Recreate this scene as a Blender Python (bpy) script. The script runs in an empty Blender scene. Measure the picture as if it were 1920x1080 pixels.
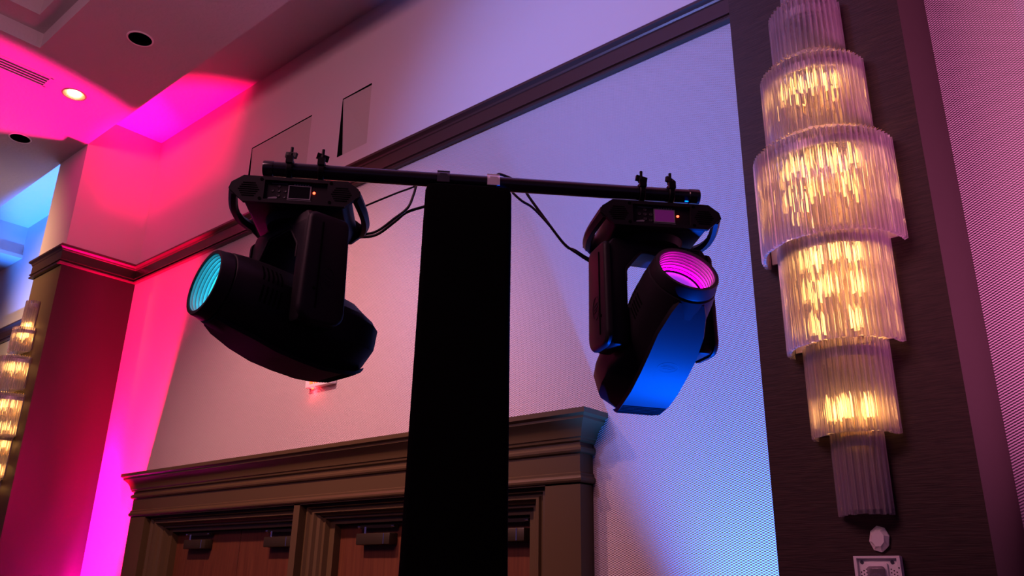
import bpy, bmesh, math, random
from mathutils import Vector, Matrix
random.seed(7)
PI = math.pi
SC = bpy.context.scene
COL = SC.collection
H = 1.6                      # camera height above the floor; helper heights below are given above the floor

# ------------------------------------------------------------------ camera
cam_d = bpy.data.cameras.new('camera')
cam = bpy.data.objects.new('camera', cam_d)
COL.objects.link(cam)
cam_d.sensor_width = 36.0
cam_d.lens = 36.0 * 1528.85 / 1920.0
cam_d.clip_start = 0.05
right = Vector((0.76232828, 0.64694204, 0.01793314))
down = Vector((-0.20861225, 0.27186108, -0.93945329))
fwd = Vector((-0.61264715, 0.71243073, 0.34220743))
M = Matrix.Identity(4)
for i in range(3):
    M[i][0] = right[i]; M[i][1] = -down[i]; M[i][2] = -fwd[i]
M[2][3] = H
cam.matrix_world = M
SC.camera = cam

# ------------------------------------------------------------------ view, world, lights
SC.view_settings.view_transform = 'Standard'
SC.view_settings.look = 'None'
SC.view_settings.gamma = 1.0
SC.view_settings.use_curve_mapping = False
SC.view_settings.exposure = 0.0
SC.cycles.caustics_reflective = False
SC.cycles.caustics_refractive = False
SC.cycles.sample_clamp_indirect = 6.0

world = bpy.data.worlds.new('world')
SC.world = world
world.use_nodes = True
bg = world.node_tree.nodes['Background']
bg.inputs[0].default_value = (0.62, 0.35, 1.20, 1)
bg.inputs[1].default_value = 0.07


def spot(name, loc, target, energy, color, size_deg, blend=0.3, radius=0.08, scale=None):
    d = bpy.data.lights.new(name, 'SPOT')
    d.energy = energy; d.color = color
    d.spot_size = math.radians(size_deg); d.spot_blend = blend
    d.shadow_soft_size = radius
    o = bpy.data.objects.new(name, d)
    COL.objects.link(o)
    o.location = loc
    o.rotation_euler = (Vector(target) - Vector(loc)).to_track_quat('-Z', 'Y').to_euler()
    if scale:
        o.scale = scale
    return o


def area(name, loc, target, energy, color, sx, sy):
    d = bpy.data.lights.new(name, 'AREA')
    d.energy = energy; d.color = color
    d.shape = 'RECTANGLE'; d.size = sx; d.size_y = sy
    o = bpy.data.objects.new(name, d)
    COL.objects.link(o)
    o.location = loc
    o.rotation_euler = (Vector(target) - Vector(loc)).to_track_quat('-Z', 'Y').to_euler()
    return o


# added room fill, a ceiling downlight over the doors, two more added washes
area('room_fill_light', (-3.2, -2.3, 5.8), (-5.2, 4.5, 2.4), 185, (1.0, 0.37, 0.50), 4, 1.5)  # unseen pinkish fill, added to brighten the room side of everything
spot('wall_wash_light', (-6.0, 0.3, 6.8), (-6.3, 4.5, 1.5), 1700, (1.0, 0.41, 0.39), 74, 1.0, 0.15)
spot('wall_wash_light', (-4.3, 0.4, 6.8), (-4.7, 4.5, 1.9), 420, (1.0, 0.42, 0.50), 46, 1.0, 0.15)  # added wash that extends the downlight to the right
spot('bay_warm_fill', (-12.6, -0.5, 6.2), (-12.9, 4.5, 4.9), 1600, (1.0, 0.58, 0.30), 66, 1.0, 0.10)  # added warm fill for the bay wall and far column front
# bluish stage wash from the room on to the upper wall
spot('blue_stage_wash', (-4.6, -2.5, 6.2), (-3.2, 4.5, 4.9), 1600, (0.13, 0.28, 1.0), 46, 1.0, 0.3)


def uplight(name, loc, tilt_x, tilt_y, energy, color, size_deg, blend, sx=1.0, sy=1.0, radius=0.08):
    """spot on the floor aimed up; tilt_x leans the beam towards +x, tilt_y towards +y; sx, sy squeeze the cone"""
    o = spot(name, loc, (loc[0], loc[1], 9), energy, color, size_deg, blend, radius)
    o.rotation_euler = (math.radians(180 - tilt_y), math.radians(tilt_x), 0)
    o.scale = (sx, sy, 1)
    return o


# magenta uplight on the floor in the corner between the wall and the far column
uplight('magenta_uplight', (-9.9, 3.95, 0.15), 0, 10, 17000, (1.0, 0.0, 0.105), 27.6, 0.12, radius=0.22)
uplight('magenta_wall_fill', (-10.36, 4.05, 0.15), 0, 26, 10500, (1.0, 0.0, 0.50), 38, 0.35)  # added spot that brightens the lower wall in the corner
uplight('magenta_stripe_fill', (-10.15, 4.15, 0.15), 0, -17, 6000, (1.0, 0.0, 0.23), 41.6, 0.30, 0.47, 1.0)  # added squeezed spot that shapes the magenta stripe on the ceiling
# blue uplight on the floor beside the near column
uplight('blue_uplight', (-1.95, 4.00, 0.15), -2, 4, 2300, (0.04, 0.20, 1.0), 55, 0.9)
# blue uplight in the next bay behind the far column
uplight('blue_bay_uplight', (-13.3, 2.9, 0.15), 0, 12.5, 12000, (0.03, 0.19, 1.0), 44, 0.7, 1.0, 0.36)
# pink uplight on the right of the near column, out of the frame
spot('pink_side_uplight', (1.6, 3.4, 0.15), (0.1, 4.5, 5.6), 1900, (1.0, 0.22, 0.60), 80, 0.9, 0.15)
# added blue spot that lights the underside of the far moving head
spot('blue_head_fill', (-1.15, 3.45, 0.15), (-1.2, 2.10, 2.15), 1500, (0.0, 0.09, 1.0), 21, 0.5, 0.06)

# ------------------------------------------------------------------ material helpers
MATS = {}


def mat(name, color, rough=0.5, metal=0.0, spec=0.5, emit=None, estr=0.0, trans=0.0, ior=1.45, coat=0.0):
    m = bpy.data.materials.new(name)
    m.use_nodes = True
    b = m.node_tree.nodes['Principled BSDF']
    b.inputs['Base Color'].default_value = (*color, 1)
    b.inputs['Roughness'].default_value = rough
    b.inputs['Metallic'].default_value = metal
    b.inputs['Specular IOR Level'].default_value = spec
    b.inputs['Transmission Weight'].default_value = trans
    b.inputs['IOR'].default_value = ior
    b.inputs['Coat Weight'].default_value = coat
    if emit:
        b.inputs['Emission Color'].default_value = (*emit, 1)
        b.inputs['Emission Strength'].default_value = estr
    MATS[name] = m
    return m


def nodes(m):
    return m.node_tree.nodes, m.node_tree.links, m.node_tree.nodes['Principled BSDF']


def add_bump(m, scale, strength, dist=0.01, detail=3.0, stretch=(1, 1, 1)):
    n, l, b = nodes(m)
    tc = n.new('ShaderNodeTexCoord'); mp = n.new('ShaderNodeMapping')
    mp.inputs['Scale'].default_value = stretch
    nz = n.new('ShaderNodeTexNoise'); nz.inputs['Scale'].default_value = scale; nz.inputs['Detail'].default_value = detail
    bp = n.new('ShaderNodeBump'); bp.inputs['Strength'].default_value = strength; bp.inputs['Distance'].default_value = dist
    l.new(tc.outputs['Object'], mp.inputs['Vector']); l.new(mp.outputs[0], nz.inputs['Vector'])
    l.new(nz.outputs[0], bp.inputs['Height']); l.new(bp.outputs[0], b.inputs['Normal'])
    return nz


def add_grain(m, c1, c2, scale, stretch, bump=0.0, dist=0.002):
    n, l, b = nodes(m)
    tc = n.new('ShaderNodeTexCoord'); mp = n.new('ShaderNodeMapping')
    mp.inputs['Scale'].default_value = stretch
    nz = n.new('ShaderNodeTexNoise'); nz.inputs['Scale'].default_value = scale; nz.inputs['Detail'].default_value = 5
    rp = n.new('ShaderNodeValToRGB')
    rp.color_ramp.elements[0].position = 0.3; rp.color_ramp.elements[0].color = (*c1, 1)
    rp.color_ramp.elements[1].position = 0.72; rp.color_ramp.elements[1].color = (*c2, 1)
    l.new(tc.outputs['Object'], mp.inputs['Vector']); l.new(mp.outputs[0], nz.inputs['Vector'])
    l.new(nz.outputs[0], rp.inputs[0]); l.new(rp.outputs[0], b.inputs['Base Color'])
    if bump:
        bp = n.new('ShaderNodeBump'); bp.inputs['Strength'].default_value = bump; bp.inputs['Distance'].default_value = dist
        l.new(nz.outputs[0], bp.inputs['Height']); l.new(bp.outputs[0], b.inputs['Normal'])


m_paint = mat('painted_plaster', (0.62, 0.58, 0.56), 0.75, spec=0.25)
add_bump(m_paint, 60, 0.10, 0.004)
m_ceil = mat('textured_ceiling_paint', (0.58, 0.54, 0.54), 0.85, spec=0.2)
add_bump(m_ceil, 22, 0.5, 0.012, 4)
m_trim = mat('brown_painted_wood', (0.070, 0.049, 0.020), 0.40, spec=0.4)
add_bump(m_trim, 90, 0.06, 0.002)
m_rail = mat('dark_brown_varnished_rail', (0.055, 0.026, 0.020), 0.28, spec=0.5)
m_panel = mat('dark_wood_laminate', (0.03, 0.014, 0.011), 0.55, spec=0.3)
add_grain(m_panel, (0.020, 0.009, 0.008), (0.052, 0.026, 0.021), 3.0, (4.0, 4.0, 75.0), 0.35, 0.004)
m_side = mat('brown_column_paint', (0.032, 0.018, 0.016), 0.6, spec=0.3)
add_bump(m_side, 70, 0.08, 0.003)
m_door = mat('reddish_door_veneer', (0.08, 0.025, 0.010), 0.5, spec=0.35)
add_grain(m_door, (0.068, 0.022, 0.009), (0.108, 0.038, 0.015), 3.0, (14.0, 14.0, 0.7), 0.05)
m_floor = mat('ballroom_carpet', (0.05, 0.03, 0.035), 0.95, spec=0.1)
add_bump(m_floor, 120, 0.4, 0.006)
m_board = mat('bare_plasterboard', (0.50, 0.47, 0.42), 0.8, spec=0.2)
add_bump(m_board, 12, 0.25, 0.01)
m_void = mat('cavity_shade', (0.004, 0.004, 0.004), 0.9, spec=0.1)  # near-black puts the unlit depth of the openings into the colour
m_black = mat('black_plastic', (0.012, 0.010, 0.0135), 0.5, spec=0.22)
add_bump(m_black, 350, 0.08, 0.001)
m_blackg = mat('black_gloss_metal', (0.005, 0.0045, 0.006), 0.45, spec=0.15)
m_pipe = mat('black_coated_pipe', (0.012, 0.011, 0.014), 0.20, spec=0.6)
m_clip = mat('bright_clip_metal', (0.85, 0.85, 0.90), 0.30, metal=0.35)
m_hole = mat('black_recess', (0.0015, 0.0015, 0.0015), 0.8, spec=0.05)
m_fabric = mat('black_stretch_fabric', (0.0022, 0.0022, 0.0026), 0.95, spec=0.03)
m_rubber = mat('black_cable_rubber', (0.008, 0.008, 0.010), 0.4, spec=0.4)
m_chrome = mat('polished_chrome', (0.8, 0.8, 0.82), 0.12, metal=1.0)
m_darkmetal = mat('dark_steel', (0.10, 0.10, 0.12), 0.35, metal=0.8)
m_bronze = mat('dark_bronze_closer', (0.030, 0.024, 0.012), 0.45, metal=0.3)
m_white = mat('white_plastic', (0.88, 0.85, 0.84), 0.4, spec=0.4)
m_print = mat('white_print', (0.26, 0.25, 0.28), 0.6)
m_dimprint = mat('grey_print', (0.032, 0.030, 0.036), 0.6)
m_brass = mat('gilded_metal', (0.85, 0.66, 0.36), 0.25, metal=1.0)
m_silver = mat('satin_nickel', (0.80, 0.76, 0.76), 0.30, metal=1.0)
m_plate = mat('antique_brass_plate', (0.66, 0.54, 0.46), 0.35, metal=0.8)
m_bulb = mat('warm_bulb_glass', (1.0, 0.8, 0.5), 0.3, emit=(1.0, 0.50, 0.12), estr=13)
m_bulb_off = mat('unlit_bulb_glass', (0.8, 0.75, 0.7), 0.15, spec=0.6)
m_redglow = mat('red_letter_glow', (0.6, 0.02, 0.01), 0.4, emit=(1.0, 0.06, 0.015), estr=6)
m_redled = mat('red_status_glow', (0.8, 0.05, 0.02), 0.3, emit=(1.0, 0.05, 0.02), estr=9)
m_down = mat('warm_downlight_glow', (1, 0.9, 0.7), 0.4, emit=(1.0, 0.80, 0.52), estr=9)
m_can = mat('downlight_reflector', (0.8, 0.6, 0.4), 0.25, metal=0.8)
m_cyan = mat('cyan_lens_glow', (0.1, 0.5, 0.6), 0.15, emit=(0.02, 0.55, 0.75), estr=3.2)
m_mag = mat('violet_lens_glow', (0.03, 0.01, 0.10), 0.5, spec=0.2, emit=(0.42, 0.04, 0.85), estr=0.8)
m_magring = mat('magenta_ring_glow', (0.5, 0.0, 0.4), 0.3, emit=(1.0, 0.0, 0.62), estr=42.0)
m_cyanring = mat('cyan_ring_glow', (0.0, 0.4, 0.5), 0.3, emit=(0.02, 0.55, 0.85), estr=26.0)
m_barrel = mat('lens_barrel_grey', (0.26, 0.26, 0.26), 0.35, spec=0.5)
m_screen = mat('unlit_screen', (0.006, 0.005, 0.007), 0.2, spec=0.6)
m_screenp = mat('dim_purple_screen', (0.01, 0.004, 0.01), 0.25, emit=(0.22, 0.015, 0.19), estr=0.35)

# clear acrylic of the sconce rods: refracting prisms, partly see-through, slightly hazed
m_crystal = bpy.data.materials.new('clear_acrylic_prism')
m_crystal.use_nodes = True
_n = m_crystal.node_tree.nodes; _l = m_crystal.node_tree.links
_n.remove(_n['Principled BSDF'])
_g = _n.new('ShaderNodeBsdfGlass'); _g.inputs['IOR'].default_value = 1.49; _g.inputs['Roughness'].default_value = 0.03
_g.inputs['Color'].default_value = (0.98, 0.91, 0.96, 1)
_t = _n.new('ShaderNodeBsdfTransparent'); _t.inputs['Color'].default_value = (0.95, 0.92, 0.95, 1)
_d = _n.new('ShaderNodeBsdfTranslucent'); _d.inputs['Color'].default_value = (0.85, 0.78, 0.82, 1)
_d2 = _n.new('ShaderNodeBsdfDiffuse'); _d2.inputs['Color'].default_value = (0.85, 0.78, 0.82, 1)
_m0 = _n.new('ShaderNodeMixShader'); _m0.inputs[0].default_value = 0.5
_m1 = _n.new('ShaderNodeMixShader'); _m1.inputs[0].default_value = 0.30
_m2 = _n.new('ShaderNodeMixShader'); _m2.inputs[0].default_value = 0.24
_l.new(_d.outputs[0], _m0.inputs[1]); _l.new(_d2.outputs[0], _m0.inputs[2])
_l.new(_g.outputs[0], _m1.inputs[1]); _l.new(_t.outputs[0], _m1.inputs[2])
_l.new(_m1.outputs[0], _m2.inputs[1]); _l.new(_m0.outputs[0], _m2.inputs[2])
_l.new(_m2.outputs[0], _n['Material Output'].inputs[0])

# woven wallpaper: basket weave, raised threads staggered from column to column
m_paper = mat('woven_wallpaper', (0.49, 0.445, 0.435), 0.5, spec=0.4)
_n, _l, _b = nodes(m_paper)
_tc = _n.new('ShaderNodeTexCoord'); _sep = _n.new('ShaderNodeSeparateXYZ')
_l.new(_tc.outputs['Object'], _sep.inputs[0])


def _math(op, a, b):
    q = _n.new('ShaderNodeMath'); q.operation = op
    for k, v in ((0, a), (1, b)):
        if v is None:
            continue
        if isinstance(v, (int, float)):
            q.inputs[k].default_value = v
        else:
            _l.new(v, q.inputs[k])
    return q.outputs[0]


_sx = _math('SINE', _math('MULTIPLY', _sep.outputs[0], 2 * PI / 0.0290), None)
_sz = _math('SINE', _math('MULTIPLY', _sep.outputs[2], 2 * PI / 0.0140), None)
_w = _math('MULTIPLY', _sx, _sz)
_bp = _n.new('ShaderNodeBump'); _bp.inputs['Strength'].default_value = 1.0; _bp.inputs['Distance'].default_value = 0.0022
_l.new(_w, _bp.inputs['Height']); _l.new(_bp.outputs[0], _b.inputs['Normal'])


# ------------------------------------------------------------------ mesh helpers
class MB:
    """Collects shapes in one bmesh; build() links them as ONE mesh object."""

    def __init__(s, mtx=None):
        s.bm = bmesh.new(); s.m = mtx or Matrix.Identity(4); s.mi = 0

    def _v(s, co):
        return s.bm.verts.new(s.m @ Vector(co))

    def face(s, vs):
        try:
            f = s.bm.faces.new(vs); f.material_index = s.mi
            return f
        except ValueError:
            return None

    def poly(s, pts):
        return s.face([s._v(p) for p in pts])

    def box(s, x0, x1, y0, y1, z0, z1):
        v = [s._v((x, y, z)) for x in (x0, x1) for y in (y0, y1) for z in (z0, z1)]
        for q in ((0, 1, 3, 2), (4, 6, 7, 5), (0, 4, 5, 1), (2, 3, 7, 6), (0, 2, 6, 4), (1, 5, 7, 3)):
            s.face([v[i] for i in q])
        return s

    def loft(s, rings, cap0=True, cap1=True, closed=True):
        R = [[s._v(p) for p in r] for r in rings]
        k = len(R[0])
        for a, b in zip(R, R[1:]):
            for i in range(k if closed else k - 1):
                j = (i + 1) % k
                s.face([a[i], a[j], b[j], b[i]])
        if cap0 and closed:
            s.face(list(reversed(R[0])))
        if cap1 and closed:
            s.face(R[-1])
        return s

    def cyl(s, c, axis, r0, r1, h, n=20, cap0=True, cap1=True):
        a = Vector(axis).normalized(); u = a.orthogonal().normalized(); w = a.cross(u); c = Vector(c)
        ring = lambda o, r: [c + a * o + (u * math.cos(2 * PI * i / n) + w * math.sin(2 * PI * i / n)) * r for i in range(n)]
        return s.loft([ring(0, r0), ring(h, r1)], cap0, cap1)

    def lathe(s, c, axis, prof, n=32, cap0=True, cap1=True):
        a = Vector(axis).normalized(); u = a.orthogonal().normalized(); w = a.cross(u); c = Vector(c)
        return s.loft([[c + a * o + (u * math.cos(2 * PI * i / n) + w * math.sin(2 * PI * i / n)) * r for i in range(n)] for o, r in prof], cap0, cap1)

    def tube(s, pts, r, n=8):
        pts = [Vector(p) for p in pts]
        rings = []; u = None
        for i, p in enumerate(pts):
            t = (pts[min(i + 1, len(pts) - 1)] - pts[max(i - 1, 0)]).normalized()
            u = t.orthogonal().normalized() if u is None else (u - t * u.dot(t)).normalized()
            w = t.cross(u)
            rings.append([p + (u * math.cos(2 * PI * k / n) + w * math.sin(2 * PI * k / n)) * r for k in range(n)])
        return s.loft(rings)

    def prism(s, pts, off):
        """polygon pts (3D) extruded along off"""
        off = Vector(off)
        a = [s._v(p) for p in pts]; b = [s._v(Vector(p) + off) for p in pts]
        k = len(a)
        s.face(list(reversed(a))); s.face(b)
        for i in range(k):
            s.face([a[i], a[(i + 1) % k], b[(i + 1) % k], b[i]])
        return s

    def bevel(s, w, seg=2, ang=30):
        bmesh.ops.recalc_face_normals(s.bm, faces=s.bm.faces)
        es = [e for e in s.bm.edges if len(e.link_faces) == 2 and e.calc_face_angle(0) > math.radians(ang)]
        bmesh.ops.bevel(s.bm, geom=es, offset=w, segments=seg, profile=0.5, affect='EDGES', clamp_overlap=True)
        return s

    def mesh(s, name, mats, smooth=35):
        bmesh.ops.recalc_face_normals(s.bm, faces=s.bm.faces)
        for f in s.bm.faces:
            f.smooth = True
        for e in s.bm.edges:
            if len(e.link_faces) == 2 and e.calc_face_angle(0) > math.radians(smooth):
                e.smooth = False
        me = bpy.data.meshes.new(name)
        s.bm.to_mesh(me); s.bm.free()
        for m in (mats if isinstance(mats, (list, tuple)) else [mats]):
            me.materials.append(m)
        return me

    def build(s, name, mats, parent=None, smooth=35, loc=None):
        return link(name, s.mesh(name, mats, smooth), parent, loc)


def link(name, me, parent=None, loc=None, rz=None):
    o = bpy.data.objects.new(name, me)
    COL.objects.link(o)
    if parent:
        o.parent = parent
    if loc is not None:
        o.location = loc
    if rz is not None:
        o.rotation_euler = (0, 0, rz)
    return o


def tag(o, label=None, cat=None, group=None, kind=None):
    if label: o['label'] = label
    if cat: o['category'] = cat
    if group: o['group'] = group
    if kind: o['kind'] = kind
    return o


def empty(name, loc, rz=0.0, **k):
    o = link(name, None, None, loc, rz)
    return tag(o, **k)


def sweep(path, prof, mp, sc=None):
    """profile (out, c) along a 2D path with mitred corners; out is to the left of the path. mp(a, b, c) -> 3D"""
    n = len(path)
    rings = []
    for i, (x, y) in enumerate(path):
        d0 = Vector(path[i]) - Vector(path[i - 1]) if i else None
        d1 = Vector(path[i + 1]) - Vector(path[i]) if i < n - 1 else None
        ns = [Vector((-d.y, d.x)).normalized() for d in (d0, d1) if d is not None]
        if len(ns) == 2:
            b = ns[0] + ns[1]; b = b * (2.0 / b.dot(b)) if b.length > 1e-6 else ns[0]
        else:
            b = ns[0]
        sx, sz = sc[i] if sc else (1, 1)
        rings.append([mp(x + b.x * o * sx, y + b.y * o * sz, c) for o, c in prof])
    return rings


def grid_plate(mb, us, vs, holes, mp):
    """flat plate cut at us x vs, skipping cells whose centre lies in a hole (u0,u1,v0,v1)"""
    V = {}
    def vert(u, v):
        if (u, v) not in V:
            V[(u, v)] = mb._v(mp(u, v))
        return V[(u, v)]
    for u0, u1 in zip(us, us[1:]):
        for v0, v1 in zip(vs, vs[1:]):
            cu, cv = (u0 + u1) / 2, (v0 + v1) / 2
            if any(a < cu < b and c < cv < d for a, b, c, d in holes):
                continue
            mb.face([vert(u0, v0), vert(u1, v0), vert(u1, v1), vert(u0, v1)])


# ------------------------------------------------------------------ room numbers (metres)
Yw = 4.5                     # main wall plane
XL, XR = -22.0, 9.0
Z_soff = H + 5.40            # dropped ceiling
Z_slot = H + 5.84            # slot along the wall
Y_A = 3.555                  # edge of the dropped ceiling / front of the far column
CX0, CX1 = -11.40, -10.525   # far column
RX0, RX1, RY = -1.617, -0.735, 3.78   # near column
ZR0, ZR1 = H + 3.69, H + 3.94         # crown rail
DX0, DX1, DZ, DY = -9.21, -3.136, H + 0.62, 4.356   # door surround

# floor
MB().box(XL, XR, -12, Yw + 0.6, -0.12, 0).build('floor', m_floor)['kind'] = 'structure'

# main wall: wallpaper below the rail, painted above, with two openings for the access panels and the doorway
AP = [(-6.31, -5.835, H + 4.15, H + 4.86), (-8.03, -6.85, H + 4.15, H + 4.875)]
door_hole = (-8.95, -3.36, -1, H + 0.70)
mb = MB()
us = sorted({XL, XR, *[a for h in AP for a in h[:2]], *door_hole[:2]})
vs = sorted({ZR0 + 0.03, Z_slot, *[a for h in AP for a in h[2:]]})
mb.mi = 0
grid_plate(mb, us, vs, AP, lambda u, v: (u, Yw, v))
mb.mi = 1
grid_plate(mb, sorted({XL, XR, *door_hole[:2]}), sorted({0, door_hole[3], ZR0 + 0.03}), [door_hole], lambda u, v: (u, Yw, v))
mb.mi = 2
for a, b, c, d in AP:        # plasterboard edges and hollow behind, their shade put into the near-black colour
    for x0, x1, z0, z1 in ((a, a, c, d), (b, b, c, d)):
        mb.poly([(x0, Yw, c), (x0, Yw + .22, c), (x0, Yw + .22, d), (x0, Yw, d)])
    for z in (c, d):
        mb.poly([(a, Yw, z), (b, Yw, z), (b, Yw + .22, z), (a, Yw + .22, z)])
    mb.poly([(a, Yw + .22, c), (b, Yw + .22, c), (b, Yw + .22, d), (a, Yw + .22, d)])
mb.build('wall_back', [m_paint, m_paper, m_void])['kind'] = 'structure'

# loose plasterboard access panels hanging askew in their openings
def access_panel(a, b, c, d, lean, sink, label):
    p = MB(Matrix.Translation((0, 0, 0)))
    g = 0.012
    P = [(a + lean, Yw + 0.012, c + 0.004), (b - 0.004, Yw + sink, c + 0.012), (b - 0.004, Yw + sink * 0.35, d - g * .8), (a + g * .4, Yw + 0.004, d - g)]
    p.prism(P, (0, 0.016, 0))
    o = p.build('access_panel', m_board)
    tag(o, label, 'panel', 'access panels in the upper wall')
access_panel(*AP[0], 0.075, 0.045, 'small loose white access panel sunk crooked in the wall, beside the wide one')
access_panel(*AP[1], 0.055, 0.022, 'wide loose white access panel in the wall, partly behind the clamped pipe end')

# ceiling: dropped field, slot along the wall, stepped tray, openings for vent and downlights
TX, TY = -8.811, 2.29
TX2, TY2 = -8.50, 2.13
Z_tray, Z_tray2 = H + 5.585, H + 5.86
DLs = [(-9.45, 2.92), (-7.794, 2.907), (-11.079, 2.916)]
dl_h = [(x - .16, x + .16, y - .16, y + .16) for x, y in DLs]
VENT = (-9.56, -9.30, 0.9, 2.62)
tray = (TX, XR - 1, -10, TY)
holes = [*dl_h, VENT, tray]
mb = MB()
us = sorted({XL, XR, *[a for h in holes for a in h[:2]]})
vs = sorted({-12, Y_A, *[a for h in holes for a in h[2:]]})
grid_plate(mb, us, vs, holes, lambda u, v: (u, v, Z_soff))
for x, y in DLs:             # square to round
    k = 48; R = 0.118
    sq = []; ci = []
    for i in range(k):
        t = 2 * PI * (i + .5) / k; c_, s_ = math.cos(t), math.sin(t); q = 0.16 / max(abs(c_), abs(s_))
        sq.append(mb._v((x + c_ * q, y + s_ * q, Z_soff))); ci.append(mb._v((x + c_ * R, y + s_ * R, Z_soff)))
    for i in range(k):
        mb.face([sq[i], sq[(i + 1) % k], ci[(i + 1) % k], ci[i]])
    for cx_, cy_ in ((1, 1), (-1, 1), (-1, -1), (1, -1)):
        i = [j for j in range(k)]
    for q in range(4):
        t = PI / 4 + q * PI / 2
        i0 = int(k * (t / (2 * PI)) - .5)
        mb.face([sq[i0 % k], mb._v((x + math.copysign(.16, math.cos(t)), y + math.copysign(.16, math.sin(t)), Z_soff)), sq[(i0 + 1) % k]])
mb.poly([(XL, Y_A, Z_soff), (XR, Y_A, Z_soff), (XR, Y_A, Z_slot), (XL, Y_A, Z_slot)])
mb.poly([(XL, Y_A, Z_slot), (XR, Y_A, Z_slot), (XR, Yw, Z_slot), (XL, Yw, Z_slot)])
# tray walls and roof
a, b, c, d = tray
mb.poly([(a, c, Z_soff), (a, d, Z_soff), (a, d, Z_tray), (a, c, Z_tray)])
mb.poly([(a, d, Z_soff), (b, d, Z_soff), (b, d, Z_tray), (a, d, Z_tray)])
mb.poly([(b, d, Z_soff), (b, c, Z_soff), (b, c, Z_tray), (b, d, Z_tray)])
mb.poly([(b, c, Z_soff), (a, c, Z_soff), (a, c, Z_tray), (b, c, Z_tray)])
t2 = (TX2, XR - 1.4, -9.7, TY2)
grid_plate(mb, [a, t2[0], t2[1], b], [c, t2[2], t2[3], d], [t2], lambda u, v: (u, v, Z_tray))
a, b, c, d = t2
mb.poly([(a, c, Z_tray), (a, d, Z_tray), (a, d, Z_tray2), (a, c, Z_tray2)])
mb.poly([(a, d, Z_tray), (b, d, Z_tray), (b, d, Z_tray2), (a, d, Z_tray2)])
mb.poly([(b, d, Z_tray), (b, c, Z_tray), (b, c, Z_tray2), (b, d, Z_tray2)])
mb.poly([(b, c, Z_tray), (a, c, Z_tray), (a, c, Z_tray2), (b, c, Z_tray2)])
mb.poly([(a, c, Z_tray2), (b, c, Z_tray2), (b, d, Z_tray2), (a, d, Z_tray2)])
mb.build('ceiling', m_ceil)['kind'] = 'structure'


# columns: painted above the rail, dark laminate front and brown sides below
def column(x0, x1, yf, front):
    m = MB()
    ztop = Z_slot if yf >= Y_A else Z_soff
    m.mi = 0
    m.box(x0, x1, yf, Yw, ZR0 + .05, ztop)
    m.mi = 1
    for x in (x0, x1):
        m.poly([(x, yf, 0), (x, Yw, 0), (x, Yw, ZR0 + .05), (x, yf, ZR0 + .05)])
    m.mi = 2
    m.poly([(x0, yf, 0), (x1, yf, 0), (x1, yf, ZR0 + .05), (x0, yf, ZR0 + .05)])
    o = m.build('column', [m_paint, m_side, front])
    tag(o, kind='structure')
    return o
m_front = mat('sconce_lit_column_front', (0.12, 0.075, 0.038), 0.55, spec=0.3)  # lighter brown puts the sconce's warm glow into the colour
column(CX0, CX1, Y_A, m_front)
column(RX0, RX1, RY, m_panel)
m = MB()
m.box(XL, -15.30, Y_A, Yw, H + 5.30, Z_slot)
m.box(XL, -15.24, Y_A, Yw, H + 5.24, H + 5.30); m.box(XL, -15.27, Y_A, Yw, H + 5.30, H + 5.33)
tag(m.build('ceiling_beam', m_paint), kind='structure')

# crown rail, mitred round the columns
prof = [(0, ZR0 - .005), (.045, ZR0 - .005), (.052, ZR0 + .008), (.045, ZR0 + .020), (.030, ZR0 + .026), (.034, ZR0 + .034), (.050, ZR0 + .040), (.050, ZR0 + .052),
        (.036, ZR0 + .060), (.036, ZR0 + .170), (.044, ZR0 + .178), (.048, ZR0 + .195), (.058, ZR0 + .205), (.078, ZR0 + .214), (.078, ZR0 + .236), (.066, ZR0 + .250), (0, ZR0 + .250)]
path = [(XR, Yw), (RX1, Yw), (RX1, RY), (RX0, RY), (RX0, Yw), (CX1, Yw), (CX1, Y_A), (CX0, Y_A), (CX0, Yw), (XL, Yw)]
mb = MB()
mb.loft(sweep(path, prof, lambda x, y, z: (x, y, z)), False, False, closed=False)
mb.build('trim_1', m_rail, smooth=25)['kind'] = 'structure'

# ------------------------------------------------------------------ door surround
t = empty('trim_2', (0, 0, 0), kind='structure')
path = [(DX1, Yw), (DX1, DY), (DX0, DY), (DX0, Yw)]
zf = H + 0.70
cprof = [(0, zf + .115), (.004, zf + .118), (.018, zf + .122), (.026, zf + .134), (.026, zf + .150), (.018, zf + .162), (.006, zf + .166), (.006, zf + .186), (.024, zf + .196), (.028, zf + .212),
         (.036, zf + .218), (.040, zf + .235), (.048, zf + .258), (.062, zf + .282), (.082, zf + .304), (.104, zf + .322), (.104, zf + .338), (.116, zf + .346), (.128, zf + .352), (.128, zf + .385), (-.14, zf + .385)]
MB().loft(sweep(path, cprof, lambda x, y, z: (x, y, z)), False, False, closed=False).build('cornice', m_trim, t, smooth=22)
bprof = [(0, H + .628), (.012, H + .632), (.020, H + .642), (.022, H + .655), (.016, H + .668), (.010, H + .676), (.010, H + .690), (0, H + .698)]
MB().loft(sweep(path, bprof, lambda x, y, z: (x, y, z)), False, False, closed=False).build('bead_moulding', m_trim, t, smooth=22)
MB().box(DX0, DX1, DY, Yw, H + .62, zf + .20).build('frieze', m_trim, t)
for x0, x1 in ((DX0, -8.88), (-6.205, -6.12), (-3.423, DX1)):
    MB().box(x0, x1, DY, Yw + .1, 0, H + .64).build('pilaster', m_trim, t)
kprof = [(0, 4.43), (-.10, 4.43), (-.12, 4.405), (-.20, 4.40), (-.24, 4.425), (-.34, 4.43), (-.37, 4.41), (-.46, 4.41), (-.50, 4.44), (-.60, 4.45), (-.64, 4.475), (-.74, 4.475), (-.78, 4.52), (-1.0, 4.52), (-1.0, 4.62)]
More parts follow.
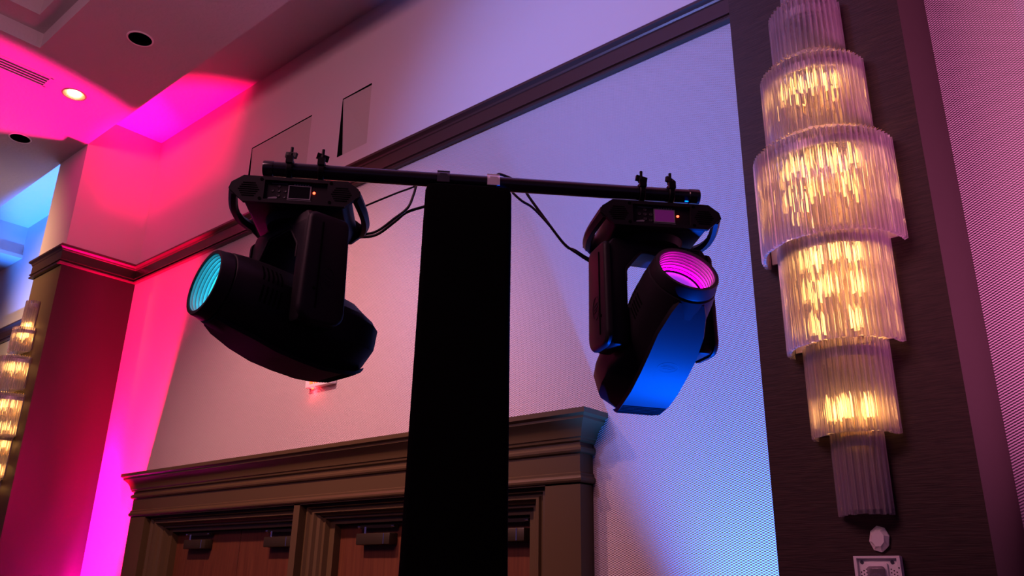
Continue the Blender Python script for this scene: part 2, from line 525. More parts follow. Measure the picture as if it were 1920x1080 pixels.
def casing(xl, xr, wl, wr):
    ztop = H + .625; wh = .165
    pth = [(xl, 0), (xl, ztop), (xr, ztop), (xr, 0)]
    sc = [(wl, wh), (wl, wh), (wr, wh), (wr, wh)]
    MB().loft(sweep(pth, kprof, lambda a, b, c: (a, c, b), sc), False, False, closed=False).build('casing', m_trim, t, smooth=22)
casing(-8.88, -6.205, .33, .10)
casing(-6.12, -3.423, .30, .26)

# doors with closers
def door(name, x0, xm, x1, closers):
    r = empty(name, (0, 0, 0), kind='structure')
    zt = H + .455
    for (a, b), (ca, cb) in zip(((x0, xm - .006), (xm + .006, x1)), closers):
        m = MB(); m.box(a, b, 4.59, 4.635, .01, zt); m.bevel(.003, 1)
        lf = m.build('door_leaf', m_door, r)
        m = MB()
        m.mi = 0; m.box(ca, cb, 4.50, 4.59, H + .285, H + .375); m.bevel(.008, 2)
        m.mi = 0; m.box(ca - .02, cb + .02, 4.535, 4.565, H + .415, H + .440)       # arm track
        m.mi = 1; m.cyl((ca + .10, 4.515, H + .37), (0, 0, 1), .012, .012, .055, 12)
        m.mi = 1; m.cyl((ca - .01, 4.53, H + .428), (1, 0, 0), .012, .012, .03, 10); m.cyl((cb - .01, 4.53, H + .428), (1, 0, 0), .010, .010, .03, 10)
        m.mi = 1; m.box(cb - .07, cb - .062, 4.496, 4.50, H + .29, H + .37)
        m.build('door_closer', [m_bronze, m_chrome], lf)
    return r
door('door_1', -8.60, -7.36, -6.18, ((-8.257, -7.845), (-6.83, -6.41)))
door('door_2', -5.84, -4.75, -3.66, ((-5.51, -5.10), (-4.13, -3.72)))
MB().box(-9.0, -3.3, 4.70, 4.8, -.05, H + .75).build('wall_recess', m_void)['kind'] = 'structure'

# ------------------------------------------------------------------ ceiling fittings
def downlight(x, y, lit, label):
    t = empty('recessed_downlight', (x, y, Z_soff), label=label, cat='downlight', group='recessed ceiling downlights')
    MB().lathe((0, 0, 0), (0, 0, -1), [(-.002, .116), (.006, .118), (.008, .126), (.006, .134), (-.002, .138)], 40, False, False).build('trim_ring', m_white if not lit else m_can, t)
    MB().lathe((0, 0, 0), (0, 0, 1), [(-.004, .117), (.05, .105), (.14, .085), (.145, .0001)], 40, False, False).build('reflector', m_can if lit else m_hole, t)  # in unlit cans the shade is put in as near-black colour
    b = MB(); b.lathe((0, 0, .03 if lit else .09), (0, 0, 1), [(0, .001), (.006, .04), (.02, .066), (.05, .07), (.1, .03)], 24, False, False)
    b.build('bulb', m_down if lit else m_hole, t)
downlight(*DLs[0], True, 'glowing warm recessed downlight in the magenta-lit ceiling beside the air vent')
downlight(*DLs[1], False, 'unlit black recessed downlight in the dark ceiling above the wall, near the stepped tray')
downlight(*DLs[2], False, 'unlit black recessed downlight above the blue-lit bay, left of the far column')
spot('downlight_beam', (DLs[0][0], DLs[0][1], Z_soff + .02), (DLs[0][0], DLs[0][1], 0), 60, (1, .75, .45), 70, .6, .06)

t = empty('air_vent', (0, 0, Z_soff), label='long slotted air vent in the magenta-lit ceiling beside the stepped tray', cat='vent')
a, b, c, d = VENT
MB().box(a + .005, b - .005, c, d - .005, .03, .09).build('backing', m_hole, t)
m = MB()
for x0, x1, y0, y1 in ((a - .012, a + .018, c, d + .012), (b - .018, b + .012, c, d + .012), (a, b, d - .02, d + .012)):
    m.box(x0, x1, y0, y1, -.006, .03)
m.build('frame', m_ceil, t)
for k in range(4):
    x = a + .018 + (b - a - .036) * (k + .5) / 4.0 + .012
    MB().box(x - .009, x + .009, c, d - .02, -.003, .02).build('slat', m_ceil, t)

# ------------------------------------------------------------------ wall sconces
def rod_mesh(length):
    """three-sided prism rod with hollowed flanks, hung from its top"""
    m = MB(); r = .0138; pts = []
    for k in range(3):
        a = PI / 2 + k * 2 * PI / 3
        pts.append((r * math.cos(a - .13), r * math.sin(a - .13))); pts.append((r * math.cos(a + .13), r * math.sin(a + .13)))
        a2 = a + PI / 3
        pts.append((r * .42 * math.cos(a2), r * .42 * math.sin(a2)))
    m.loft([[(x, y, z) for x, y in pts] for z in (-length, 0)])
    return m.mesh('crystal_rod', m_crystal, 20)


def sconce(x, y, label, lit):
    root = empty('wall_sconce', (x, y, H), label=label, cat='wall light', group='crystal tier sconces on the columns')
    tiers = [(.10, 3.28, 2.86), (.175, 2.911, 2.613), (.25, 2.522, 2.123), (.325, 2.045, 1.538), (.25, 1.572, 1.061), (.18, 1.060, .661), (.105, .672, .326)]
    # back plate follows the tiers
    m = MB()
    for r, zt, zb in tiers:
        m.box(-r * .96, r * .96, -.012, 0, zb + .01, zt)
    m.build('back_plate', m_plate, root)
    for i, (r, zt, zb) in enumerate(tiers):
        # hanging band
        m = MB(); k = 28; rb = r - .022
        band = lambda rr, z: [(rr * math.cos(-PI * j / k), rr * math.sin(-PI * j / k) - .012, z) for j in range(k + 1)]
        o1, o2 = rb, rb - .004
        m.loft([band(o1, zt - .075), band(o1, zt - .028), band(o2, zt - .028), band(o2, zt - .075), band(o1, zt - .075)], False, False, closed=False)
        tr = m.build('tier_band', m_silver, root)
        n = max(9, int(round(PI * r / .0262)))
        me = rod_mesh(zt - zb + .018)
        pin = MB()
        for j in range(n):
            th = -PI * (j + .5) / n
            px, py = r * math.cos(th), r * math.sin(th) - .014
            jit = random.uniform(-.003, .003)
            o = link('crystal_rod', me, root, (px, py, zt + jit), th + PI / 2 + PI + random.uniform(-.12, .12))
            q = Vector((math.cos(th), math.sin(th), 0))
            pin.tube([(px - q.x * .024, py - q.y * .024, zt - .032), (px - q.x * .012, py - q.y * .012, zt + .006), (px + q.x * .006, py + q.y * .006, zt + .010)], .0016, 5)
        pin.build('hanging_pins', m_brass, root)['kind'] = 'stuff'
        # candle lamps on a bracket, in rows
        for zoff, nb in lit.get(i, ()):
            for j in range(nb):
                th = -PI * (j + .5) / nb
                bx, by = (r * .62) * math.cos(th), (r * .62) * math.sin(th) - .02
                zc = zt - zoff
                h = MB(); h.cyl((bx, by, zc - .075), (0, 0, 1), .011, .011, .05, 10); h.tube([(bx * .3, -.01, zc - .08), (bx * .8, by * .7, zc - .09), (bx, by, zc - .073)], .004, 6)
                hold = h.build('lamp_holder', m_brass, root)
                MB().lathe((bx, by, zc - .028), (0, 0, 1), [(0, .009), (.015, .014), (.045, .017), (.080, .013), (.112, .004), (.120, .0005)], 12).build('bulb', m_bulb, hold)
    return root


sconce(-1.19, RY, 'tall tiered crystal rod sconce on the near dark wood column, glowing warm', {2: ((.13, 4),), 3: ((.12, 5), (.27, 3)), 4: ((.11, 4), (.27, 3), (.44, 2)), 5: ((.32, 3),)})
sconce(-11.06, Y_A, 'distant tiered crystal rod sconce on the far brown column, cut by the frame edge', {0: ((.36, 3),), 1: ((.10, 3),), 2: ((.14, 4),), 3: ((.13, 5), (.40, 4)), 4: ((.12, 5), (.42, 4)), 5: ((.12, 3),)})

# small faceted white sensor on the near column
m = MB()
k = 8
ring = lambda r, y, ph, sx=1.0: [(math.cos(2 * PI * (i + ph) / k) * .040 * r, y, math.sin(2 * PI * (i + ph) / k) * .052 * r) for i in range(k)]
m.loft([ring(1.0, 0, .5), ring(1.06, -.014, .35), ring(.66, -.034, .6)])
o = m.build('motion_sensor', m_white, smooth=5, loc=(-1.155, RY, H + .212))
o.rotation_euler = (0, math.radians(8), 0)
tag(o, 'small faceted white sensor on the dark column below the near crystal sconce', 'sensor')

# fire alarm strobe, mostly below the frame
t = empty('fire_alarm', (-1.17, RY, H + .045), label='square white fire alarm strobe plate on the dark column under the faceted sensor', cat='alarm')
w = .094
m = MB()
m.box(-w, w, -.022, 0, -.10, .098); m.bevel(.004, 2)
m.build('back_box', m_white, t)
m = MB()
for x0, x1, z0, z1 in ((-w, -w + .012, -.1, .098), (w - .014, w, -.1, .098), (-w + .012, w - .014, .088, .098), (-w + .012, w - .014, -.1, -.09)):
    m.box(x0, x1, -.040, -.022, z0, z1)
m.build('rim', m_white, t)
m = MB(); m.box(-.046, .040, -.036, -.022, -.085, .070); m.bevel(.006, 2); m.build('strobe_mount', m_white, t)
m = MB(); m.box(-.040, .032, -.058, -.036, -.075, .056); m.bevel(.012, 3); m.build('strobe_lens', m_crystal, t)
m = MB(); m.lathe((-.004, -.036, -.0), (0, -1, 0), [(0, .001), (.001, .026), (.010, .030)], 20, False, False); m.build('strobe_reflector', m_chrome, t)
for x in (-.066, .058):
    MB().cyl((x, -.022, .073), (0, -1, 0), .0075, .0075, .003, 12).build('screw', m_darkmetal, t)
m = MB()
for s in (-1, 1):
    for cidx in range(3):
        for r_ in range(7):
            m.cyl((s * (.050 + cidx * .011) + .0 * r_, -.0225, .045 - r_ * .014 - cidx * .006), (0, -1, 0), .0028, .0028, .001, 6)
m.build('sounder_holes', m_hole, t)['kind'] = 'stuff'
MB().box(w - .0095, w - .0055, -.0405, -.040, .046, .054).build('printed_mark', m_hole, t)

# ------------------------------------------------------------------ exit sign above the doors, mostly behind the far moving head
t = empty('exit_sign', (-6.155, Yw, H + 1.800), label='white wall exit sign with glowing red letters above the doors', cat='sign')
m = MB(); m.box(-.20, .20, -.060, 0, -.105, .105); m.bevel(.008, 2); m.build('housing', m_white, t)
LET = {'E': ((0, .012, 0, .14), (0, .046, 0, .018), (0, .046, .061, .079), (0, .046, .122, .14)),
       'I': ((.017, .031, 0, .14),), 'T': ((.017, .031, 0, .14), (0, .046, .122, .14))}
for k, ch in enumerate('EXIT'):
    x = -.128 + k * .068
    m = MB()
    if ch == 'X':
        for q in (1, -1):
            c0 = x + .023
            pts = [(c0 - q * .023, -.0605, -.075), (c0 - q * .008, -.0605, -.075), (c0 + q * .023, -.0605, .065), (c0 + q * .008, -.0605, .065)]
            m.prism(pts, (0, -.003 - .0002 * q, 0))
    else:
        for a, b, c, d in LET[ch]:
            m.box(x + a, x + b, -.0635, -.060, -.075 + c, -.075 + d)
    m.build('letter', m_redglow, t)
MB().lathe((-.115, -.032, -.105), (0, 0, -1), [(0, .014), (.008, .013), (.015, .006), (.016, .0005)], 14).build('status_lamp', m_redled, t)
MB().box(.13, .17, -.045, -.02, -.108, -.105).build('test_button', m_white, t)
_p = bpy.data.lights.new('exit_sign_lamp', 'POINT'); _p.energy = 0.9; _p.color = (1.0, 0.03, 0.05); _p.shadow_soft_size = 0.01
_o = bpy.data.objects.new('exit_sign_lamp', _p); COL.objects.link(_o); _o.location = (-6.27, Yw - .035, H + 1.66)

# ------------------------------------------------------------------ lighting stand
PX, PY, PZ = -2.076, 1.213, H + 1.2097     # near end of the pipe
YAW = math.radians(46.53)
pv = Vector((math.cos(YAW), math.sin(YAW), 0)); qv = Vector((-math.sin(YAW), math.cos(YAW), 0))
def SP(along, off, dz=0.0):
    return Vector((PX, PY, PZ)) + pv * along + qv * off + Vector((0, 0, dz))

c = SP(.638, .0)
stand = empty('lighting_stand', (c.x, c.y, 0), YAW, label='tall stand with a black pipe across the top, its post wrapped in black fabric', cat='stand')
m = MB()
m.lathe((-.638, 0, PZ), (1, 0, 0), [(0, .021), (.0, .0245), (.004, .0255), (.03, .0255), (.032, .0235), (1.362, .0235), (1.364, .0255), (1.394, .0255), (1.398, .0245), (1.398, .021)], 28)
m.build('crossbar', m_pipe, stand)
# fabric sleeve: square tube flaring towards the floor, softly rounded corners
def rrect(hw, hd, r, z, wob=0.0, n=6):
    out = []
    for k, (sx, sy) in enumerate(((1, 1), (-1, 1), (-1, -1), (1, -1))):
        for j in range(n + 1):
            a = k * PI / 2 + j * PI / 2 / n
            out.append((sx * (hw - r) + r * math.cos(a), sy * (hd - r) + r * math.sin(a), z + wob * math.sin(3 * a)))
    return out
rings = []
ztop = PZ - .068
MB().cyl((0, 0, ztop - .06), (0, 0, 1), .03, .03, .07, 20).build('mast', m_blackg, stand)
for f, hw in ((0, .112), (.003, .126), (.010, .1305), (.05, .132), (.15, .133), (.35, .138), (.6, .146), (.85, .154), (1.0, .160)):
    rings.append(rrect(hw, hw, .018, ztop * (1 - f) + .02 * f))
MB().loft(rings).build('fabric_sleeve', m_fabric, stand)
m = MB(); m.box(-.30, .30, -.30, .30, 0, .02); m.bevel(.004, 1); m.build('base_plate', m_blackg, stand)
# pipe clips
def clip(x, mt, dx):
    m = MB(); k = 14; w2 = .020
    for r0, r1, a0, a1, x0, x1 in ((.0240, .0268, -20, 200, -w2, w2),):
        ring = lambda xx, rr: [(x + xx, -rr * math.cos(math.radians(a0 + (a1 - a0) * j / k)), PZ + rr * math.sin(math.radians(a0 + (a1 - a0) * j / k))) for j in range(k + 1)]
        m.loft([ring(x0, r0), ring(x0, r1), ring(x1, r1), ring(x1, r0)], False, False, closed=False)
    m.mi = 0; m.box(x - .020, x + .020, -.0285, -.0245, PZ - .018, PZ + .002); m.box(x - .012, x + .012, -.0275, -.0240, PZ + .001, PZ + .012)
    m.box(x - .020, x + .020, -.012, .020, PZ + .0245, PZ + .0285)
    m.build('pipe_clip', mt, stand)
clip(-.078, m_darkmetal, 0); clip(.0815, m_clip, 0)

# ------------------------------------------------------------------ moving heads
def emblem(m, c, ax, ay, n, rx, ry):
    """raised oval ring with a swoosh inside; ax, ay in-plane axes, n normal"""
    c = Vector(c); ax = Vector(ax); ay = Vector(ay); n = Vector(n)
    for k in range(28):
        a0, a1 = 2 * PI * k / 28, 2 * PI * (k + 1) / 28
        pts = [c + ax * math.cos(a) * rx * s + ay * math.sin(a) * ry * s for a, s in ((a0, 1), (a1, 1), (a1, .9), (a0, .9))]
        m.prism(pts, n * .0012)
    for dy, w, l in ((.30, .07, .55), (.02, .12, .72), (-.28, .06, .5)):
        pts = [c + ax * rx * x + ay * ry * y for x, y in ((-l, dy - .12), (-.1, dy - w), (l, dy + .10), (.05, dy + w))]
        m.prism(pts, n * .0012)


def section(w, ht, hb, ch, n=40):
    """rounded, chamfered closed section in (t, u): half-width w, top ht, bottom hb; ch blends circle (0) to chamfered box (1)"""
    out = []
    for k in range(n):
        a = 2 * PI * (k + .5) / n
        c_, s_ = math.cos(a), math.sin(a)
        h = ht if s_ > 0 else hb
        e = 1.0 / ((abs(c_) / w) ** 2 + (abs(s_) / h) ** 2) ** .5
        bx = min(w / max(abs(c_), 1e-6), h / max(abs(s_), 1e-6))
        cut = 1.0 / (abs(c_) / (w * 1.42) + abs(s_) / (h * 1.42)) * 1.0
        q = min(bx, cut * 1.0 if cut > 0 else bx)
        r = e * (1 - ch) + q * ch
        out.append((c_ * r, s_ * r))
    return out


def moving_head(along, pan, tilt, pivz, lens_mat, ring_mat, screen_mat, label, clamp_shift=0.0):
    loc = SP(along, 0)
    root = empty('moving_head', loc, YAW, label=label, cat='stage light', group='moving heads hung from the crossbar')
    # ---- base
    FY = -.142
    m = MB()
    m.prism([(-.150, -.132, -.100), (.150, -.132, -.100), (.160, -.132, -.135), (.140, -.132, -.182), (-.140, -.132, -.182), (-.160, -.132, -.135)], (0, .274, 0))
    m.bevel(.006, 2)
    for x in (-.125, .125):
        m.cyl((x, -.11, -.101), (0, 0, 1), .016, .011, .010, 12); m.cyl((x, .11, -.101), (0, 0, 1), .016, .011, .010, 12)
    base = m.build('base_housing', m_black, root)
    hexa = [(-.150, -.098), (.150, -.098), (.183, -.122), (.189, -.142), (.145, -.181), (-.150, -.181), (-.189, -.142), (-.183, -.122)]
    m = MB()
    m.prism([(x, FY, z) for x, z in [(-.088, -.098), (-.150, -.098), (-.183, -.122), (-.189, -.142), (-.145, -.181), (-.088, -.181)]], (0, .013, 0))
    m.prism([(x, FY, z) for x, z in [(.092, -.098), (.150, -.098), (.183, -.122), (.189, -.142), (.145, -.181), (.092, -.181)]], (0, .013, 0))
    m.box(-.088, .092, FY, FY + .013, -.109, -.098); m.box(-.088, .092, FY, FY + .013, -.181, -.170)
    m.build('front_panel', m_black, base)
    m = MB(); m.prism([(x, .142 - .013, z) for x, z in hexa], (0, .013, 0)); m.build('rear_panel', m_black, base)
    F2 = FY + .0095
    MB().box(-.088, .092, F2, FY + .013, -.170, -.109).build('control_panel', m_black, base)
    # screen with its white frame
    sx0, sx1, sz0, sz1 = -.018, .042, -.160, -.121
    m = MB()
    for a, b, c_, d in ((sx0 - .003, sx1 + .003, sz1, sz1 + .0025), (sx0 - .003, sx1 + .003, sz0 - .0025, sz0), (sx0 - .003, sx0, sz0, sz1), (sx1, sx1 + .003, sz0, sz1)):
        m.box(a, b, F2 - .0025, F2, c_, d)
    m.box(sx0 - .004, sx1 + .005, F2 - .0012, F2, sz0 - .0062, sz0 - .0045)
    m.build('screen_frame', m_print, base)
    MB().box(sx0, sx1, F2 - .0015, F2, sz0, sz1).build('display_screen', screen_mat, base)
    MB().cyl((.054, F2 - .001, -.139), (0, -1, 0), .0042, .003, .003, 12).build('status_light', m_redled, base)
    for bx, bz in ((-.048, -.123), (-.066, -.138), (-.048, -.138), (-.030, -.138), (-.048, -.153), (-.031, -.157)):
        m = MB(); m.lathe((bx, F2, bz), (0, -1, 0), [(0, .0050), (.0012, .0050), (.0017, .0044), (.0012, .0036), (.0012, .0004)], 16, False, True)
        m.build('button', m_dimprint, base)
    m = MB()
    m.box(-.070, -.024, F2 - .0004, F2, -.1150, -.1138)
    x = -.006
    for k in range(6):
        m.box(x, x + .0045, F2 - .0004, F2, -.1168, -.1135); x += .0078
    m.build('printed_marks', m_print, base)
    MB().prism([(-.078, F2, -.165), (-.052, F2, -.163), (-.050, F2, -.159), (-.056, F2, -.157), (-.076, F2, -.161)], (0, -.0006, 0)).build('sticker', m_print, base)
    for side in (-1, 1):
        cx_ = side * .132 + (.002 if side > 0 else 0)
        for j in range(7):
            hw = .018 + .012 * (1 - abs(j - 3) / 3.0)
            z = -.122 - j * .0068
            MB().box(cx_ - hw, cx_ + hw, FY - .0006, FY + .001, z - .0017, z + .0017).build('vent_slot', m_hole, base)
        for z in (-.108, -.170):
            MB().cyl((side * .100 + .002, FY - .001, z), (0, 1, 0), .0050, .0050, .002, 10).build('screw', m_hole, base)
    # carrying handles at both ends
    for s in (-1, 1):
        m = MB()
        ringsH = []
        for k in range(11):
            f = k / 10.0
            y = FY + .006 + f * .272
            bow = math.sin(PI * f)
            xo = .186 + .020 * bow; zt = -.124 - .020 * bow; hh = .034 - .006 * bow
            ringsH.append([(s * xo, y, zt), (s * (xo + .003), y, zt - hh * .5), (s * (xo - .006), y, zt - hh), (s * (xo - .020), y, zt - hh), (s * (xo - .024), y, zt - hh * .4), (s * (xo - .016), y, zt)])
        m.loft(ringsH)
        m.build('handle', m_black, root)
    # ---- clamps
    for dx in (-.0485 + clamp_shift, .0485 + clamp_shift):
        m = MB(); k = 18
        ring = lambda xx, rr, ex=0: [(dx + xx, -rr * math.cos(math.radians(-100 + 290 * j / k)), rr * math.sin(math.radians(-100 + 290 * j / k))) for j in range(k + 1)]
        m.loft([ring(-.009, .0262), ring(-.009, .0325), ring(.009, .0325), ring(.009, .0262), ring(-.009, .0262)], False, False, closed=False)
        m.box(dx - .009, dx + .009, -.010, .028, -.050, -.027)
        m.bevel(.002, 1)
        m.cyl((dx, 0, -.102), (0, 0, 1), .0075, .0075, .055, 10)
        m.cyl((dx, 0, -.100), (0, 0, 1), .015, .015, .012, 6)
        m.box(dx - .011, dx + .011, -.036, -.024, .010, .034)
        cl = m.build('clamp', m_blackg, root)
        m = MB()
        m.cyl((dx, -.012, .0305), (0, .0, 1), .0048, .0048, .0435, 10)
        tw = random.uniform(-.5, .5) if dx < clamp_shift else random.uniform(.2, .7)
        rot = Matrix.Translation((dx, -.012, .046)) @ Matrix.Rotation(tw, 4, 'Z') @ Matrix.Rotation(.18, 4, 'Y')
        m2m = m.m; m.m = rot
        m.box(-.019, .019, -.005, .005, -.009, .009); m.cyl((0, 0, -.012), (0, 0, 1), .0095, .0095, .018, 10)
        m.m = m2m
        m.build('wing_bolt', m_blackg, cl)
    # ---- yoke: x = across the arms, y = towards the lens side
    A = Matrix.Rotation(pan - PI / 2, 4, 'Z')
    MB(A).cyl((0, 0, -.205), (0, 0, 1), .095, .105, .028, 32).build('pan_hub', m_black, root)
    ow, iw, dp = .172, .108, .062
    ytop, yin, ybot = -.200, -.240, pivz - .058
    U = [(-ow + .02, ytop), (ow - .02, ytop), (ow, ytop - .03), (ow, ybot + .02), (ow - .012, ybot), (iw + .012, ybot), (iw, ybot + .012), (iw, yin - .062), (iw - .052, yin), (-iw + .052, yin), (-iw, yin - .062), (-iw, ybot + .012), (-iw - .012, ybot), (-ow + .012, ybot), (-ow, ybot + .02), (-ow, ytop - .03)]
    m = MB(A); m.prism([(x, -dp, z) for x, z in U], (0, 2 * dp, 0)); m.bevel(.010, 2, 20)
    yoke = m.build('yoke', m_black, root)
    # raised rim lines round the opening, both faces
    for sy in (-1, 1):
        m = MB(A)
        pr = [(-iw - .006, yin - .10), (-iw - .006, yin - .058), (-iw + .048, yin + .008), (iw - .048, yin + .008), (iw + .006, yin - .058), (iw + .006, yin - .10)]
        m.tube([(x, sy * dp, z) for x, z in pr], .0035, 6)
        m.build('opening_rim', m_black, yoke)
    # label plate on the cross bar
    m = MB(A); yy = dp + .0008
    lx = -.118
    m.box(lx - .028, lx + .028, dp, yy, -.222, -.205)
    if clamp_shift:
        m.build('warning_label', m_dimprint, yoke)
    m = MB(A)
    m.prism([(lx + .024, yy, -.219), (lx + .012, yy, -.219), (lx + .018, yy, -.208)], (0, .0006, 0)); m.box(lx - .022, lx + .008, yy, yy + .0006, -.2125, -.2095); m.box(lx - .022, lx + .002, yy, yy + .0006, -.2185, -.2165)
    if clamp_shift:
        m.build('warning_print', m_hole, yoke)
    for s in (-1, 1):
        m = MB(A)
        # cover: rounded slab on the outside of each arm, bulging towards its middle
        zt_, zb_ = -.212, pivz - .052
        outline = []
        for cy, cz, r, a0 in ((dp - .018, zt_ - .022, .022, 0), (-dp + .018, zt_ - .022, .022, 90), (-dp + .030, zb_ + .034, .042, 180), (dp - .030, zb_ + .034, .042, 270)):
            for j in range(6):
                a = math.radians(a0 + 18 * j)
                outline.append((cy + r * math.cos(a), cz + r * math.sin(a)))
        mid = Vector((sum(p[0] for p in outline) / len(outline), sum(p[1] for p in outline) / len(outline)))
        def oring(xx, sc):
            return [(s * xx, mid.x + (y - mid.x) * sc, mid.y + (z - mid.y) * (1 - (1 - sc) * .45)) for y, z in outline]
        m.loft([oring(ow - .004, 1.0), oring(ow + .005, 1.0), oring(ow + .011, .95), oring(ow + .014, .88)])
        cov = m.build('arm_cover', m_black, root)
        m = MB(A)
        xo = s * (ow + .0142)
        m.tube([(xo, dp * .40, zt_ - .03), (xo, dp * .40, (zt_ + zb_) / 2), (xo, dp * .40, zb_ + .03)], .0030, 6)
        m.build('cover_groove', m_hole, cov)
        m = MB(A)
        emblem(m, (xo, -dp * .10, pivz + .070), (0, 1, 0), (0, 0, 1), (s, 0, 0), .024, .038)
        m.build('emblem', m_black, cov)
        MB(A).cyl((xo, dp * .55, pivz + .035), (s, 0, 0), .0055, .0045, .001, 10).build('screw', m_hole, cov)
        MB(A).cyl((s * .098, 0, pivz), (s, 0, 0), .05, .05, .022, 24).build('tilt_hub', m_black, root)
    # ---- head: y = lens direction, x = across, z = up
    Hm = A @ Matrix.Translation((0, 0, pivz)) @ Matrix.Rotation(tilt, 4, 'X')
    st = [(-.252, .086, .045, .080, 1), (-.246, .098, .058, .092, 1), (-.218, .116, .080, .114, 1), (-.17, .125, .100, .129, 1), (-.11, .122, .109, .139, 1), (-.06, .106, .112, .141, 1), (.05, .103, .112, .138, .9), (.12, .108, .111, .128, .6), (.19, .107, .108, .115, .25), (.226, .103, .104, .106, .05), (.230, .096, .096, .096, 0), (.240, .096, .096, .096, 0)]
    m = MB(Hm)
    m.loft([[(x, y, z) for x, z in section(w, ht, hb, ch)] for y, w, ht, hb, ch in st], True, False)
    head = m.build('head_shell', m_black, root, smooth=28)
    # flat cover on the under side, with a louvred outlet near the tail and an emblem
    strip = []
    for y, hw, hb in ((-.242, .070, .094), (-.210, .078, .118), (-.16, .082, .132), (-.10, .082, .1405), (-.02, .082, .141), (.05, .082, .137), (.12, .078, .124), (.19, .060, .108), (.220, .045, .097)):
        strip.append((y, hw, hb))
    m = MB(Hm)
    m.loft([[(-hw, y, -hb + .004), (-hw + .006, y, -hb - .006), (hw - .006, y, -hb - .006), (hw, y, -hb + .004)] for y, hw, hb in strip])
    plate = m.build('belly_cover', m_black, head, smooth=20)
    for k in range(8):
        y = -.236 + k * .0088
        f = (y + .242) / .032
        hw = .062 + .008 * min(1, f) + .003 * k / 8
        hb = .094 + (y + .242) * (.024 / .032) if y < -.210 else .118 + (y + .210) * (.014 / .050)
        MB(Hm).box(-hw, hw, y - .0028, y + .0028, -hb - .0068, -hb).build('vent_slot', m_hole, plate)
    m = MB(Hm); emblem(m, (0, .01, -.1445), (1, 0, 0), (0, 1, .05), (0, 0, -1), .034, .019); m.build('emblem', m_black, plate)
    # side vents: two banks of slots that follow the shell
    def flank(y, u):
        for p, q in zip(st, st[1:]):
            if p[0] <= y <= q[0]:
                f = (y - p[0]) / (q[0] - p[0])
                w_, a_, b_, c_ = [p[n_] + (q[n_] - p[n_]) * f for n_ in (1, 2, 3, 4)]
                pts = sorted((z, x) for x, z in section(w_, a_, b_, c_, 120) if x > 0)
                for (z0, x0), (z1, x1) in zip(pts, pts[1:]):
                    if z0 <= u <= z1:
                        return x0 + (x1 - x0) * (u - z0) / max(z1 - z0, 1e-6)
        return .1
    for s in (-1, 1):
        for bank in (0, 1):
            for k in range(5):
                y = .150 - k * .014 - bank * .004
                us_ = [.030 - bank * .066 + q * .0125 for q in range(5)]
                m = MB(Hm)
                m.loft([[(s * (flank(y, u) + o_), y + d_, u) for o_, d_ in ((-.006, -.003), (.0007, -.003), (.0007, .003), (-.006, .003))] for u in us_])
                m.build('side_slot', m_hole, head)
    # front ring, barrel and lens
    m = MB(Hm)
    m.lathe((0, 0, 0), (0, 1, 0), [(.231, .096), (.2315, .1015), (.236, .1020), (.250, .0985), (.262, .0975), (.268, .095), (.268, .086), (.2645, .0850), (.2, .0860)], 48, False, False)
    ring_o = m.build('front_ring', m_black, root)
    m = MB(Hm)
    pr = []
    for k in range(6):
        y = .264 - k * .0095
        pr += [(y, .0840 - k * .0010), (y - .0065, .0838 - k * .0010), (y - .0075, .0820 - k * .0010)]
    m.lathe((0, 0, 0), (0, 1, 0), pr, 48, False, False)
    m.build('lens_barrel', m_barrel, ring_o)
    MB(Hm).lathe((0, .2045, 0), (0, 1, 0), [(0, .0762), (.003, .0762), (.003, .0712), (0, .0712)], 48, False, False).build('glow_ring', ring_mat, ring_o)
    MB(Hm).lathe((0, .196, 0), (0, 1, 0), [(0, .0708), (.004, .0660), (.010, .05), (.0145, .025), (.016, .0005)], 40, False, False).build('lens', lens_mat, ring_o)
    return root


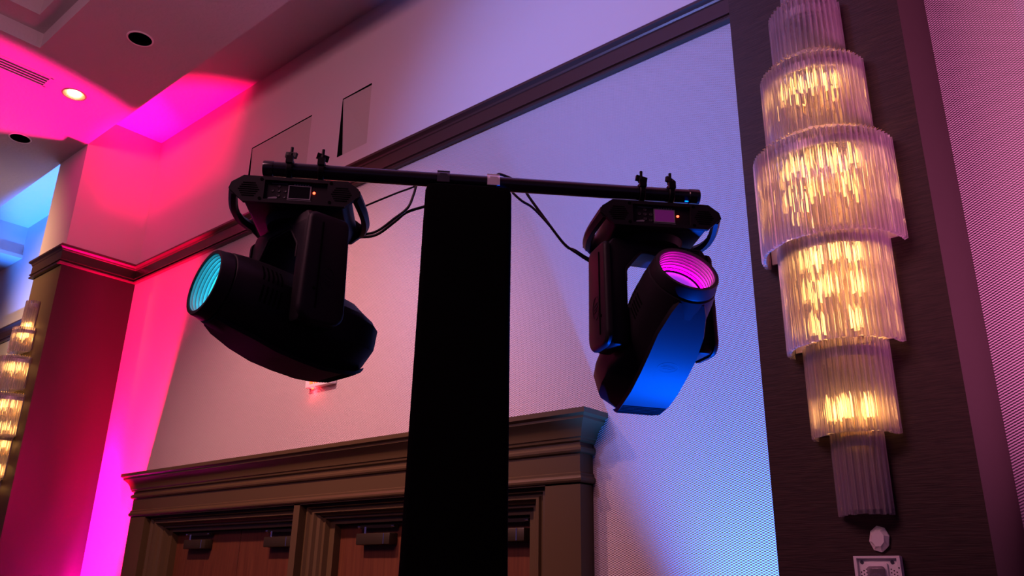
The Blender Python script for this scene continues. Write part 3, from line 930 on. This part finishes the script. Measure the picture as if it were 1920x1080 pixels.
moving_head(.130, math.radians(218), math.radians(8), -.48, m_cyan, m_cyanring, m_screen, 'black moving head with cyan lens, hung at the near end of the crossbar')
moving_head(1.226, math.radians(281), math.radians(31), -.485, m_mag, m_magring, m_screenp, 'black moving head with magenta lens, hung at the far end of the crossbar', .027)

# ------------------------------------------------------------------ cables
def smooth_path(pts, sub=6):
    P = [Vector(p) for p in pts]; out = []
    for i in range(len(P) - 1):
        p0, p1, p2, p3 = P[max(i - 1, 0)], P[i], P[i + 1], P[min(i + 2, len(P) - 1)]
        for k in range(sub):
            t_ = k / sub
            out.append(.5 * ((2 * p1) + (p2 - p0) * t_ + (2 * p0 - 5 * p1 + 4 * p2 - p3) * t_ ** 2 + (3 * p1 - p0 - 3 * p2 + p3) * t_ ** 3))
    out.append(P[-1])
    return out
def cable(pts, label, r=.0042, off=.1):
    P = [SP(a, (q[2] if len(q) > 2 else off), z) for q in pts for a, z in [q[:2]]]
    o = MB().tube(smooth_path(P), r, 8).build('power_cable', m_rubber)
    tag(o, label, 'cable', 'cables from the post to the moving heads')
cable([(.300, -.055), (.319, -.043), (.403, .003), (.45, .026), (.51, .054), (.56, .03)], 'thin black cable running straight from the near moving head up to the pipe', .0032, .125)
cable([(.52, .045), (.486, .052), (.474, .030), (.466, -.008), (.45, -.057), (.409, -.093, .11), (.345, -.128, .152), (.27, -.14, .158)], 'black cable dropping from the pipe and bending back to the near moving head', .0042, .098)
cable([(.53, -.035), (.503, -.044), (.446, -.069), (.409, -.091, .14), (.345, -.122, .19), (.27, -.13, .2)], 'black cable leaving the post side below the pipe for the near moving head', .0048, .110)
cable([(.75, .06), (.781, .041), (.793, .024), (.823, -.004), (.863, -.029), (.917, -.087), (.967, -.151), (1.015, -.186), (1.059, -.212), (1.10, -.22)], 'black cable sagging from the post corner to the far moving head')
cable([(.80, .07), (.835, .049), (.846, .024), (.899, -.052), (.971, -.149), (1.006, -.168), (1.052, -.195), (1.10, -.20)], 'black cable dropping from mid pipe to the far moving head, crossing the other', .0048, .112)
cable([(.70, .050), (.727, .073), (.745, .088), (.763, .085), (.795, .072), (.817, .057), (.85, .04)], 'short black cable looping over the pipe behind the silver clip', .0048)
